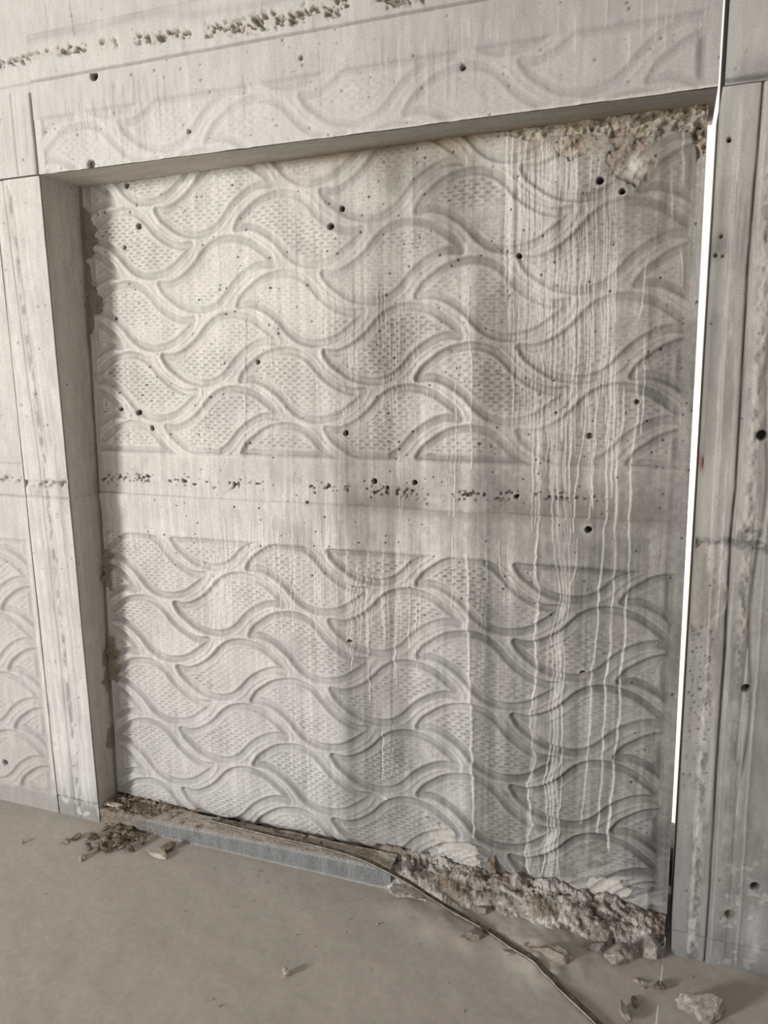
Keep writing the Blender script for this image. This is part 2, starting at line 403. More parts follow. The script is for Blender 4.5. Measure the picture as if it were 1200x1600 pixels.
        B = bilinear(X+jit, Z+.05*(fbm(X, Z, .012, .5, 41)-.5))
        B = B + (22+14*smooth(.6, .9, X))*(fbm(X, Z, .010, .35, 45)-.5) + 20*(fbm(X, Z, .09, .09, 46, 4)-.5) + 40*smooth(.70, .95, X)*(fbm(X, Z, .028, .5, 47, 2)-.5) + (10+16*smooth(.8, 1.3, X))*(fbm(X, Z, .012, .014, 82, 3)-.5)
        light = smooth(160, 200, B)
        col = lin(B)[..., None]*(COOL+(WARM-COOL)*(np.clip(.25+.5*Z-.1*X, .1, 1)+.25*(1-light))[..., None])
        # groove bottoms darker, crest lines lighter
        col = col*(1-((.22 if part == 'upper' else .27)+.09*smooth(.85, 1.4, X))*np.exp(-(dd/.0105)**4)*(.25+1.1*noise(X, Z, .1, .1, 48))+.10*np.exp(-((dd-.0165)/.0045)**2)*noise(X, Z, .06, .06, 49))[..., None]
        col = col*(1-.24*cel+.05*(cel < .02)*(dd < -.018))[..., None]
        # brown seep under the lintel
        if part == 'upper':
            zt = H-.005-Z
            seep = np.exp(-zt/(.012+.07*fbm(X, Z*0, .10, 1, 51)*smooth(.6, .95, X)))*smooth(.45, .9, X)
            col = lerp(col, (.30, .235, .165), np.clip(seep*.85, 0, 1))
            # crumbling tan mortar and spalled surface, top right
            edge = np.interp(X, [1.42, 1.47, 1.55, 1.66, 1.72, 1.76, 1.80, 1.84, 1.875, 1.895, 1.93], [.012, .032, .035, .04, .055, .085, .10, .055, .06, .12, .13])
            q = edge*(.75+.7*(fbm(X, Z, .06, .06, 53, 4)-.35)) - zt
            sp = smooth(-.003, .006, q)*(X > 1.40)
            rg = fbm(X+.4*Z, Z-.3*X, .016, .011, 57, 4)
            h = h*(1-.7*sp) + sp*(-.008+.024*(rg-.5)*(zt < .12)+.012*(rg-.5))
            tan = lerp(lerp(np.ones_like(col)*np.array([.36, .305, .225]), (.54, .475, .37), smooth(.45, .75, rg)), (.17, .14, .11), smooth(.45, .28, rg)*.85)
            tan = lerp(tan, (.40, .375, .335), np.maximum(smooth(.06, .2, zt)*.75, smooth(.48, .62, fbm(X, Z, .05, .03, 87, 3))*.75))
            col = lerp(col, tan, sp*.95)
            # pinkish spalled scabs
            for px, py, rx, rz in ((892, 228, .035, .028), (968, 205, .02, .04), (990, 250, .05, .05), (1095, 210, .016, .045)):
                a = pan(px, py); q = 1-np.hypot((X-a[0])/rx, (Z-a[2])/rz)+1.1*(fbm(X, Z, .03, .03, 59, 3)-.5)
                k = smooth(.0, .10, q); rg2 = fbm(X, Z, .016, .016, 61, 3)
                h = h - k*(.008-.016*(rg2-.4)); col = lerp(col, np.array([.43, .335, .26]), k*.55); col = col*(1-.5*k*smooth(.5, .3, rg2))[..., None]
            a = pan(992, 262); k = smooth(.04, .0, np.hypot(X-a[0], (Z-a[2])*.8)+.02*(fbm(X, Z, .02, .02, 66)-.5)); col = lerp(col, (.68, .65, .59), k)
            for px, py, rr in ((995, 262, .018), (972, 300, .03)):
                a = pan(px, py); h = h + .006*np.exp(-(np.hypot(X-a[0], Z-a[2])/rr)**2)
            # honeycombed line in the plain band
            hb = np.exp(-((Z-1.238-.006*np.sin(X*9))/.012)**2)*smooth(.45, .62, noise(X, X*0, .05, 1, 63)*.6+.4*noise(X, Z, .012, .010, 64))
            hb = hb*smooth(.55, .75, noise(X, Z, .008, .006, 65))*1.3*smooth(1.75, 1.6, X)
            h = h-.012*np.clip(hb, 0, 1); col = lerp(col, (.09, .08, .065), np.clip(hb*1.2, 0, .9))
            # dark band just above the joint
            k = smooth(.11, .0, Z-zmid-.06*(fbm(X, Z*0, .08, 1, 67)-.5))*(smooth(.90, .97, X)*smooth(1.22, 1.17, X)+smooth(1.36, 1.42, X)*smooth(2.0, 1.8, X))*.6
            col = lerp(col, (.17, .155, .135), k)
            # peeled film along the left edge
            for py, w_ in ((352, .05), (385, .045), (470, .05), (430, .02), (500, .02)):
                a = pan(131, py); q = 1-np.hypot((X-.0)/w_, (Z-a[2])/.05)+1.2*(fbm(X, Z, .05, .07, 68, 3)-.5)
                k = smooth(0, .06, q); col = lerp(col, (.27, .24, .195), k*.9); h = h-.0015*k
        else:
            dk = smooth(.030, .0, zmid-Z-.01*fbm(X, Z*0, .03, 1, 69))*smooth(.85, 1.0, X)*.35
            col = lerp(col, (.19, .17, .15), dk)
            # lime splashes near the foot
            for px, py, rx, rz in ((690, 1300, .05, .022), (715, 1325, .06, .035), (735, 1345, .03, .03), (900, 1390, .03, .012), (950, 1385, .05, .03), (600, 1245, .012, .006)):
                a = pan(px, py); q = 1-np.hypot((X-a[0])/rx, (Z-a[2])/rz)+1.6*(fbm(X, Z, .03, .03, 73, 4)-.5)
                k = smooth(0, .05, q); h = h+.0035*k; col = lerp(col, (.60, .575, .53), k*.75)
            # worn skim at the lower right
            a = pan(940, 1395); k = smooth(.24, .05, np.hypot(X-a[0], (Z-a[2])*1.6)); s2 = smooth(.5, .62, fbm(X*.8+Z*.6, Z-X*.5, .06, .02, 75, 4))
            col = lerp(col, (.47, .45, .42), k*s2*.7); h = h*(1-.5*k)
            # scabs of brown mortar stuck on the left edge
            for px, py, rx, rz in ((170, 880, .03, .05), (172, 1005, .03, .05), (178, 1035, .03, .06), (172, 905, .014, .04), (768, 1352, .016, .03)):
                a = pan(px, py); q = 1-np.hypot((X-a[0])/rx, (Z-a[2])/rz)+1.5*(fbm(X, Z, .02, .02, 77, 3)-.5)
                k = smooth(0, .12, q); rg = fbm(X, Z, .010, .010, 78, 2); h = h+k*(.004+.012*rg); col = lerp(col, (.25, .20, .145), k*.85)
            # ragged earth-stained lip at the bottom
            k = smooth(.05, .0, Z-zb[None, :]+.03*(fbm(X, Z, .03, .03, 79)-.5)); col = lerp(col, (.33, .30, .265), k*.5)
            k = smooth(.16, .0, X+.10*(fbm(X, Z, .05, .06, 80)-.5)-.02)*smooth(.35, .1, Z); col = lerp(col, (.50, .49, .47), k*.3)
        col = lerp(col, LIME, np.clip(g.drip, 0, 1)*.86)
        col = col*(1-.42*np.clip(g.dark, 0, 1))[..., None]
        # vertical fine streaks on everything
        st = fbm(X, Z, .004, .25, 81, 2); col = col*(1+.10*(st-.5))[..., None]
        bl = smooth(.52, .68, fbm(X, Z, .16, .22, 83, 4))*smooth(.85, 1.1, X); col = col*(1-.22*bl)[..., None]
        bl = smooth(.55, .66, fbm(X, Z, .07, .12, 86, 4))*smooth(1.3, .9, X)*smooth(.1, .5, X); col = col*(1-.10*bl)[..., None]
        # ---- bug holes and form-tie holes, the shade of their depth painted dark
        for x, z, r in g.pits(900 if part == 'upper' else 760, 100 if part == 'upper' else 101, .0009, .0036):
            q = g.hole(x, z, r, .004, .0012)
            if q: s, dep, m = q; h[s] -= dep; col[s] = lerp(col[s], (.085, .075, .06), m*min(.9, .35+r*260))
        ties = [(937, 282, .010, 1), (972, 300, .008, 1), (516, 354, .010, 1), (534, 326, .009, .6), (217, 354, .011, .5), (195, 387, .007, 1),
                (198, 291, .010, .5), (540, 677, .009, 1), (217, 645, .010, .6), (238, 669, .010, .7), (402, 566, .007, 1), (811, 400, .008, .7),
                (919, 827, .010, 1), (911, 1043, .009, 1), (546, 995, .010, .9), (546, 1294, .012, .8), (613, 1254, .008, 1), (670, 1269, .013, .45),
                (243, 1180, .009, .7), (262, 1229, .012, .5), (935, 1326, .009, 1), (921, 681, .009, .5), (585, 752, .009, .9), (648, 754, .008, .8),
                (605, 762, .006, .8), (806, 776, .006, .8), (480, 785, .005, .6), (180, 498, .006, .8), (188, 640, .007, .6), (902, 1378, .007, .4), (995, 628, .007, .5), (250, 957, .005, .8)]
        for px, py, r, dkn in ties:
            r *= .86
            a = pan(px, py)
            if not (z0-.02 < a[2] < z1+.02): continue
            if part == 'lower':
                i = int(np.clip((a[0]-g.x[0])/g.res, 0, len(g.x)-1)); zz = z0+(a[2]-zb[i])/(z1-zb[i])*(z1-z0)
                if zz < z0: continue
            else: zz = a[2]
            # ring of mortar, then the hole
            q = g.hole(a[0], zz, r+.009, 1, .006)
            if q: s, dep, m = q; col[s] = lerp(col[s], (.46, .43, .38), m*.35); h[s] += .0015*m
            q = g.hole(a[0]+.001, zz, r, .030*dkn, .0016)
            if q: s, dep, m = q; h[s] -= dep; col[s] = lerp(col[s], (.045, .04, .033) if dkn > .55 else (.15, .14, .12), m)
        # left rim: an arris of grout
        P3 = np.stack([X, panel_y(X, Z)-h, Z], -1)
        P3[..., 0] = np.where(X > 1.88, 1.88+(X-1.88)*(np.interp(Z, [0, 2.2], [1.9200, 1.9085])-1.88)/.035, X)
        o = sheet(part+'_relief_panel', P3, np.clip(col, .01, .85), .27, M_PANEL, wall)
        tag(o, 'upper panel with fish-scale relief, rust seep and crumbling mortar at its top' if part == 'upper' else 'lower panel with crisp fish-scale relief and a broken foot')
panels()

# ------------------------------------------------------------------ flat cast parts of the wall (front plane y = 0)
def flat_part(name, x0, x1, z0, z1, res, B, warm, depth, seed, label=None, rel=None, extra=None, npits=0, parent=wall, y0=0., streak=14, mat=None):
    g = Grid(x0, x1, z0, z1, res); X, Z = g.X, g.Z
    h = .003*(fbm(X, Z, .6, .4, seed)-.5)+.0008*(fbm(X, Z, .014, .02, seed+3, 2)-.5)
    if callable(B): Bv = B(X, Z)
    else: Bv = np.full(X.shape, float(B))
    Bv = Bv + streak*(fbm(X, Z, .014, .4, seed+7)-.5)+14*(fbm(X, Z, .10, .10, seed+11, 4)-.5)
    tint = COOL+(WARM-COOL)*warm if not callable(warm) else COOL+(WARM-COOL)*warm(X, Z)[..., None]
    if rel is not None:
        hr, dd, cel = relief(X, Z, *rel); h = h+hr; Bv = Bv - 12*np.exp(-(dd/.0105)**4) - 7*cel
    col = lin(np.clip(Bv, 20, 250))[..., None]*tint
    if extra: h, col = extra(g, h, col)
    col = lerp(col, LIME, np.clip(g.drip, 0, 1)*.7); col = col*(1-.42*np.clip(g.dark, 0, 1))[..., None]; h = h+g.h
    for x, z, r in g.pits(npits, seed+50, .0012, .0032):  # pits are also painted dark for the shade inside them
        q = g.hole(x, z, r, .004, max(.0012, res*.55))
        if q: s, dep, m = q; h[s] -= dep; col[s] = lerp(col[s], (.09, .08, .065), m*.85)
    P3 = np.stack([X, y0-h, Z], -1)
    o = sheet(name, P3, np.clip(col, .01, .85), depth, mat or M_WALL, parent)
    if label: tag(o, label)
    return o
def tie(g, h, col, pts, Y=0.):  # tie holes, their inner shade painted into the colour
    for px, py, r, dkn in pts:
        a = at_y(px, py, Y)
        q = g.hole(a[0], a[2], r+.008, 1, .006)
        if q: s, dep, m = q; col[s] = lerp(col[s], col[s].mean((0, 1))*.9, m*.4)
        q = g.hole(a[0], a[2], r, .028*dkn, .0025)
        if q: s, dep, m = q; h[s] -= dep; col[s] = lerp(col[s], (.05, .045, .037) if dkn > .55 else (.17, .155, .13), m)
    return h, col
def hseam(g, h, col, x0, x1, z, w, depth, dark, seed, slope=0):
    zz = z+slope*(g.X-x0)+.003*(fbm(g.X, g.X*0, .06, 1, seed)-.5)
    k = np.exp(-((g.Z-zz)/w)**2)*((g.X >= x0) & (g.X <= x1)); return h-depth*k, col*(1-dark*k)[..., None]
def vseam(g, h, col, x, z0, z1, w, depth, dark, seed, amp=.003):
    xx = (np.interp(g.Z, [q[1] for q in x], [q[0] for q in x]) if isinstance(x, list) else x)+amp*(fbm(g.Z, g.Z*0, .10, 1, seed)-.5)
    k = np.exp(-((g.X-xx)/w)**2)*((g.Z >= z0) & (g.Z <= z1)); return h-depth*k, col*(1-dark*k)[..., None]
def vpath(*pts): return sorted([tuple(at_y(a, b)[[0, 2]]) for a, b in pts], key=lambda q: q[1])

# ---- lintel
def lintel_extra(g, h, col):
    X, Z = g.X, g.Z
    h = h+.0022*smooth(2.352, 2.358, Z)                           # plain band stands proud of the relief
    r = random.Random(3)
    for k in range(110):
        x = r.choice([r.uniform(.02, .5), r.uniform(.02, 1.9), r.uniform(.28, .42), r.uniform(.8, 1.4)])
        z = r.uniform(2.36, 2.45); L = r.uniform(.04, .19)
        g.run([(x, z), (x, z-L)], r.uniform(.0016, .003), r.uniform(.15, .62), 'dark', .002, k, .03)
    for k in range(36):
        x = r.uniform(1.1, 1.9); z = r.uniform(2.33, 2.455); L = r.uniform(.03, .12)
        g.run([(x, z), (x, z-L)], r.uniform(.0016, .0026), r.uniform(.3, .6), 'drip', .002, k+200, .02, .002)
    zz = 2.203+.004*(fbm(X, X*0, .05, 1, 5)-.5); k = smooth(.006, .0, Z-zz)     # bright grout arris at the bottom edge
    col = lerp(col, (.66, .63, .57), k*.6)
    k = np.exp(-((X-1.888)/.009)**2)*smooth(2.21, 2.23, Z)*smooth(2.325, 2.30, Z); h = h-.005*k; col = col*(1-.2*k)[..., None]
    h, col = tie(g, h, col, [(142, 257, .013, .5), (148, 119, .012, .7), (723, 105, .006, 1), (295, 205, .004, 1), (471, 91, .004, 1)])
    return h, col
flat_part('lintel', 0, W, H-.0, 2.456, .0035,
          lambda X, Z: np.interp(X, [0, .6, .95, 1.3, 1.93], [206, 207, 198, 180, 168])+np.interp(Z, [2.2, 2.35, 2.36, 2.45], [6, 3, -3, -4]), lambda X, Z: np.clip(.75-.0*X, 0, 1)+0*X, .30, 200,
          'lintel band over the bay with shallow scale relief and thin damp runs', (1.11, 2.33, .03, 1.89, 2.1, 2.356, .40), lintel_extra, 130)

# ---- wall above: plain course, honeycombed pour joint, next lift
def upper_extra(g, h, col):
    X, Z = g.X, g.Z
    h = h+.004*smooth(2.462, 2.466, Z); h, col = hseam(g, h, col, -2, 3, 2.461, .0035, .003, .38, 64)
    zl = 2.530-.024*(X+.11)+.006*np.sin(X*7)
    n1 = fbm(X+.5*Z, Z, .012, .009, 401, 3); on = smooth(.30, .5, noise(X, X*0, .06, 1, 402)+.15)
    band = np.exp(-((Z-zl)/(.010+.010*smooth(.3, 1.1, X)))**2)*on
    k = np.clip(band*smooth(.48, .60, n1)*1.5*smooth(.2, .5, noise(X, Z, .05, .03, 409)), 0, 1)
    h = h-.020*k+.004*band*(n1-.5); col = lerp(col, (.20, .165, .12), k*.8); col = lerp(col, (.52, .46, .375), band*.35*(1-k))
    k = np.exp(-((Z-zl-.050-.02*(noise(X, X*0, .10, 1, 407)-.5))/.014)**2)*(fbm(X, Z, .12, .03, 405)); col = col*(1-.26*k)[..., None]
    h = h-.004*smooth(2.585, 2.592, Z)*smooth(-.04, -.03, X)      # next formwork panel above
    for k, (a, b) in enumerate((((108, 0), (118, 60)), ((70, 0), (75, 70)), ((410, 0), (412, 30)), ((490, 20), (492, 60)))):
        g.run([tuple(at_y(*a)[[0, 2]]), tuple(at_y(*b)[[0, 2]])], .003, .6, 'dark', .004, 900+k, .01)
    return h, col
flat_part('upper_course', .0, W, 2.456, 2.95, .0028,
          lambda X, Z: np.interp(X, [0, .6, 1.0, 1.3, 1.93], [205, 204, 196, 178, 166]), .85, .30, 400, 'plain course with a crumbly honeycombed pour joint', None, upper_extra, 90)

# ---- left pier (front face, its right side is the reveal of the bay)
XJ = at_y(35, 560)[0]
SEAM = vpath((6, 290), (20, 400), (45, 600), (62, 720), (72, 820), (92, 1000), (105, 1130), (118, 1255))
def pier_extra(g, h, col):
    X, Z = g.X, g.Z
    sx = [(a, b) for a, b in SEAM]
    # pilaster strip right of the seam stands a little proud, with a rough grout ridge beside it
    xs = np.interp(Z, [q[1] for q in sx], [q[0] for q in sx])
    h = h+.004*smooth(-.003, .003, X-xs)
    h, col = vseam(g, h, col, sx, .0, 2.2, .0035, .004, .45, 11)
    rd = np.exp(-((X-xs-.024)/.008)**2)*smooth(.4, .65, fbm(X, Z, .012, .03, 301, 3)); h = h-.004*rd; col = col*(1-.35*rd)[..., None]
    col = lerp(col, (.67, .64, .585), np.exp(-((X-xs-.011)/.007)**2)*.55)
    for k, (d, w_, v) in enumerate(((-.03, .010, .6), (-.062, .009, .7), (-.085, .006, .45), (.05, .012, .6), (.072, .006, .4))):
        g.run([(q[0]+d+.006*math.sin(q[1]*5), q[1]) for q in sx], w_, v, 'drip', .004, 40+k, .05, .0015)
    r = random.Random(21)
    for k in range(40):
        d = r.uniform(-.09, .085); z1 = r.uniform(.5, 2.15); L = r.uniform(.15, .6); xx = lambda z: float(np.interp(z, [q[1] for q in sx], [q[0] for q in sx]))
        g.run([(xx(z1)+d, z1), (xx(z1-L)+d, z1-L)], r.uniform(.002, .006), r.uniform(.2, .55), r.choice(['dark', 'drip', 'dark']), .003, 140+k, .06, .0008)
    bl = smooth(.50, .66, fbm(X, Z, .05, .16, 311, 4)); col = col*(1-.10*bl)[..., None]
    for zj, dk in ((1.187, .3), (1.24, .25)):
        h, col = hseam(g, h, col, -2, 0, zj, .004, .003, dk, 51)
    hb = np.exp(-((Z-1.235)/.012)**2)*smooth(.52, .7, noise(X, Z, .012, .010, 64)); h = h-.010*hb; col = lerp(col, (.10, .09, .07), hb*.85)
    a = at_y(55, 768); k = smooth(.028, .022, np.hypot(X-a[0], Z-a[2])); col = lerp(col, (.40, .365, .31), k*.5)
    # grey damp foot
    k = smooth(.20, .03, Z+.10*(fbm(X, Z, .04, .08, 303, 3)-.5)); col = lerp(col, (.225, .22, .21), k*.8)
    k = smooth(.10, .05, Z)*smooth(.62, .72, fbm(X, Z, .03, .03, 305, 2)); col = lerp(col, (.58, .56, .52), k*.8)
    h, col = hseam(g, h, col, -2, .01, .072, .003, .004, .5, 57)
    h, col = tie(g, h, col, [(8, 1192, .01, 1)])
    return h, col
flat_part('left_pier', -.185, -.0, 0, H-.004, .0035, lambda X, Z: np.interp(Z, [0, .3, .9, 1.6, 2.2], [196, 200, 203, 207, 208]), lambda X, Z: np.clip(.1+.4*Z, 0, 1), .30, 300,
          'narrow pier left of the bay with pale lime streaks and a rough seam', None, pier_extra, 70)
def lp_extra(g, h, col):
    X, Z = g.X, g.Z
    for k in range(14):
        r = random.Random(k); x = r.uniform(-.5, -.19); z = r.uniform(1.0, 2.1)
        g.run([(x, z), (x, z-r.uniform(.2, .6))], .005, r.uniform(.3, .6), 'drip', .004, 70+k, .08, .001)
    g.run([(-.20, 1.15), (-.197, .6), (-.195, .12)], .008, .7, 'drip', .003, 88, .05, .002)
    hb = np.exp(-((Z-1.245)/.010)**2)*smooth(.5, .7, noise(X, Z, .014, .010, 64)); h = h-.010*hb; col = lerp(col, (.10, .09, .07), hb*.85)
    h, col = hseam(g, h, col, -2, 0, 1.187, .004, .003, .3, 52); h, col = hseam(g, h, col, -2, 0, 1.30, .003, .002, .2, 53)
    k = smooth(.09, .05, Z+.04*(fbm(X, Z, .05, .05, 309)-.5)); col = lerp(col, (.25, .245, .235), k*.7)
    h, col = hseam(g, h, col, -2, 0, .066, .003, -.003, .1, 58)
    k = smooth(.5, .1, Z)*.35; col = lerp(col, (.42, .40, .36), k)
    h, col = tie(g, h, col, [(8, 1192, .010, 1)])
    return h, col
a = at_y(27, 1135)
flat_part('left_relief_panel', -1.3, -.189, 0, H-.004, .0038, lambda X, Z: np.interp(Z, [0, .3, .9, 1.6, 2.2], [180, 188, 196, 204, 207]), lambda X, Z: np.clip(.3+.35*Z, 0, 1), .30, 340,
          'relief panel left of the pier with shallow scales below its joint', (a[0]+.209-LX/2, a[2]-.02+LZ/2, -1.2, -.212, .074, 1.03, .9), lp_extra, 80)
def ul_extra(g, h, col):
    h, col = hseam(g, h, col, -2, .1, 2.462, .003, .003, .25, 61)
    for k in range(16):
        r = random.Random(k+5); x = r.uniform(-.3, -.01); z = r.uniform(2.35, 2.45)
        g.run([(x, z), (x, z-r.uniform(.05, .2))], .002, r.uniform(.2, .5), 'dark', .002, 71+k, .03)
    h, col = vseam(g, h, col, -.0075, H, 2.435, .0045, .012, .85, 63, .001)
    h, col = vseam(g, h, col, -.085, H, 2.44, .003, .003, .3, 62)
    zl = 2.530-.024*(g.X+.11); n1 = fbm(g.X+.5*g.Z, g.Z, .012, .009, 401, 3)
    k = np.clip(np.exp(-((g.Z-zl)/.011)**2)*smooth(.46, .66, n1)*1.5, 0, 1); h = h-.016*k; col = lerp(col, (.20, .165, .12), k*.75)
    return h, col
flat_part('upper_left_course', -1.3, -.0, H+.002, 2.95, .0035, 205, .85, .30, 360, 'plain course left of the lintel', None, ul_extra, 40)

# ---- inner faces of the bay: left reveal and soffit
def face(name, n1, n2, fP, colf, label):
    u = np.linspace(0, 1, n1); v = np.linspace(0, 1, n2); U, T = np.meshgrid(u, v)
    P3 = fP(U, T); idx = np.arange(U.size).reshape(U.shape)
    Q = np.stack([idx[:-1, :-1], idx[:-1, 1:], idx[1:, 1:], idx[1:, :-1]], -1).reshape(-1, 4)
    o = link(name, new_mesh(name, P3.reshape(-1, 3), Q, len(Q), np.clip(colf(P3), .01, .85).reshape(-1, 3)), M_WALL, wall)
    return tag(o, label)
def rev_P(U, T):
    Z = .004+T*(H-.006); D = (panel_y(0, Z)+.004)*U-.0005; x = .0025+.002*(fbm(D, Z, .05, .15, 701)-.5)+.003*(Z < 1.187)*smooth(.01, .02, U*.2)
    return np.stack([x, D, Z], -1)
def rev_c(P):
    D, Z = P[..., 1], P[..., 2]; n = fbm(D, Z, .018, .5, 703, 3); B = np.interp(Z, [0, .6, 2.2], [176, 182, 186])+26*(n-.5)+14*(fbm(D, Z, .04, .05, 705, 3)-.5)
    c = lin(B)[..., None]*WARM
    k = np.clip(smooth(.90, .95, noise(D, Z, .007, .008, 707))*smooth(.6, .7, noise(D, Z, .03, .05, 708)), 0, 1); c = lerp(c, (.10, .09, .07), k*.8)  # pores as dark spots, painted for the shade inside
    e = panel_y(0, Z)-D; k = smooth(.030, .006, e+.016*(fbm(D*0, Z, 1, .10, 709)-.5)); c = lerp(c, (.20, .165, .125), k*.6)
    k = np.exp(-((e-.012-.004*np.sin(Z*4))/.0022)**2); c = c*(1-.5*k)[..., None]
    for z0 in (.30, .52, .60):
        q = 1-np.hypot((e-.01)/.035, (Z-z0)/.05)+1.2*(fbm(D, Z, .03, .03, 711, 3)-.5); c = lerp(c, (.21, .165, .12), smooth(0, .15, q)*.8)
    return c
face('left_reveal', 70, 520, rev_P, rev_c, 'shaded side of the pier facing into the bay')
def sof_P(U, T):
    x = .003+U*(W-.004); D = T*(panel_y(x, H)+.006)-.0005
    return np.stack([x, D, H-.0025-.003*(fbm(x, D, .08, .03, 721, 3)-.5)], -1)
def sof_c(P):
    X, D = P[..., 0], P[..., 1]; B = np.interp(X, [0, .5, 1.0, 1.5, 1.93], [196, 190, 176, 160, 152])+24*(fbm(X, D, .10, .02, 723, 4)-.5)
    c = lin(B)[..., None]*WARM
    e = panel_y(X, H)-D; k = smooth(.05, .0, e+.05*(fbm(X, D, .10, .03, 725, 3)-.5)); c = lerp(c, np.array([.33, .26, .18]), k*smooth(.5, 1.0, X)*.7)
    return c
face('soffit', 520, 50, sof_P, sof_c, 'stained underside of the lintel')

# ---- rest of the wall above, out of the frame
V = []; Q = []
def box(V, Q, x0, x1, y0, y1, z0, z1):
    b = len(V); V += [(x, y, z) for x in (x0, x1) for y in (y0, y1) for z in (z0, z1)]
    Q += [tuple(b+i for i in f) for f in ((0, 1, 3, 2), (4, 6, 7, 5), (0, 4, 5, 1), (2, 3, 7, 6), (0, 2, 6, 4), (1, 5, 7, 3))]
box(V, Q, -1.3, W, 0, .3, 2.953, 3.4); box(V, Q, -6, -1.304, 0, .3, 0, 3.4)
M_PLAIN = mottled('plain_concrete', (.28, .265, .245), (.38, .36, .33), None, 6)
link('top_course', new_mesh('top_course', V, Q), M_PLAIN, wall)

# ------------------------------------------------------------------ wall_right: the pier beyond the open joint
wr = bpy.data.objects.new('wall_right', None); COL.objects.link(wr)
tag(wr, 'grey concrete pier and wall right of the open joint', kind='structure')
XR = at_y(1128, 160)[0]
XG = vpath((1193, 130), (1184, 240), (1170, 400), (1160, 580), (1150, 760), (1143, 830), (1139, 900), (1131, 1050), (1120, 1200), (1110, 1380), (1102, 1500))
def rp_extra(g, h, col):
    X, Z = g.X, g.Z
    xs = np.interp(Z, [q[1] for q in XG], [q[0] for q in XG])
    h, col = vseam(g, h, col, XG, 0, 2.2, .0026, .010, .75, 21, .002)
    h = h+.003*smooth(-.004, .004, X-xs)
    # rough grout ridge right of the seam
    rn = fbm(X, Z, .014, .022, 451, 3)
    hi = smooth(.75, 1.0, Z)
    rd = np.exp(-((X-xs-.034)/.012)**2)*(.25+.75*hi)
    h = h+rd*(.018*(rn-.38)); col = lerp(col, (.46, .43, .38), rd*smooth(.42, .62, rn)*.9); col = col*(1-.35*rd*smooth(.5, .3, rn))[..., None]
    k = np.exp(-((X-xs-.060-.008*np.sin(Z*11))/.004)**2)*smooth(.45, .6, Z); h = h-.004*k; col = col*(1-.35*k)[..., None]
    rd = np.exp(-((X-xs+.028)/.010)**2); h = h+rd*.003*(rn-.4); col = lerp(col, (.36, .335, .30), rd*.4)
    col = lerp(col, np.array([.36, .34, .31]), np.exp(-((X-xs+.012)/.006)**2)*.5)
    # pour joint and leaking grout
    for z_, x0_, x1_ in ((1.165, XR, 2.12), (1.15, 2.06, 2.6)):
        n = fbm(X, Z, .02, .014, 455, 3); zz = z_+.010*(noise(X, X*0, .03, 1, 456)-.5)
        b = np.exp(-((Z-zz)/.010)**2)*((X > x0_) & (X < x1_)); h = h+b*(.012*(n-.5))-.004*b; col = col*(1-.5*b*smooth(.6, .4, n))[..., None]
    a = at_y(1180, 830); b = smooth(1.0, .0, np.hypot((X-a[0])/.07, (Z-a[2])/.045)); n = fbm(X, Z, .018, .018, 457, 4); h = h+b*(.030*(n-.38)); col = lerp(col, (.40, .37, .33), b*smooth(.45, .7, n)*.7); col = col*(1-.5*b*smooth(.5, .3, n))[..., None]
    # spalled pale patch
    a = at_y(1100, 925); q = 1-np.hypot((X-a[0])/.050, (Z-a[2])/.115)+.9*(fbm(X, Z, .05, .06, 461, 4)-.5); k = smooth(0, .06, q)
    h = h-k*(.006-.008*(fbm(X, Z, .025, .03, 463, 3)-.4)); col = lerp(col, (.40, .365, .32), k*.65)
    # base band and frame lines
    h, col = hseam(g, h, col, XR, 2.35, .075, .003, .003, .4, 65)
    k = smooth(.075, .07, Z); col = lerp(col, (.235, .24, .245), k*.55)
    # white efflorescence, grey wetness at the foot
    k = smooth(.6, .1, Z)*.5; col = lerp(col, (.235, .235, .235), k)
    k = smooth(.64, .74, fbm(X, Z, .018, .018, 467, 2))*smooth(.55, .2, Z)*smooth(.01, .05, X-xs); col = lerp(col, (.42, .415, .40), k*.6); h = h+.001*k
    a = at_y(1182, 1410); k = np.exp(-((X-a[0])/.018)**2)*smooth(.02, .06, Z)*smooth(.22, .15, Z); col = lerp(col, (.44, .44, .435), k*.6)
    # runs
    r = random.Random(8)
    for k in range(26):
        x = r.uniform(2.0, 2.6); z = r.uniform(.6, 1.15); g.run([(x, z), (x, z-r.uniform(.1, .5))], .0024, r.uniform(.2, .5), 'dark', .002, 610+k, .05)
    a0 = at_y(1165, 1010); a1 = at_y(1148, 1190); g.run([(a0[0], a0[2]), (a1[0], a1[2])], .0035, .9, 'dark', .001, 640, .01); g.run([(a0[0]+.006, a0[2]), (a1[0]+.006, a1[2])], .003, .5, 'drip', .001, 641, .01, .002)
    for k in range(46):
        x = r.uniform(XR+.006, XR+.115); z = r.uniform(.25, 2.1); g.run([(x, z), (x+r.uniform(-.003, .003), z-r.uniform(.08, .5))], r.uniform(.002, .006), r.uniform(.12, .42), r.choice(['dark', 'dark', 'drip']), .0015, 660+k, .06)
    for k in range(20):
        z0 = r.uniform(.1, 1.6); d = r.choice([-.045, -.02, .012, .05, .075])+r.uniform(-.006, .006)
        g.run([(q[0]+d, q[1]) for q in XG if True] if k % 3 == 0 else [(float(np.interp(zz, [q[1] for q in XG], [q[0] for q in XG]))+d, zz) for zz in (z0, z0+r.uniform(.2, .6))], .0022, r.uniform(.3, .7), r.choice(['dark', 'drip']), .002, 720+k, .06, .0012)
    rd = np.exp(-((X-xs+.034)/.014)**2)*smooth(1.0, .7, Z); h = h+rd*.006*(rn-.42); col = lerp(col, (.42, .405, .375), rd*smooth(.48, .62, rn)*.75); col = col*(1-.35*rd*smooth(.46, .36, rn))[..., None]
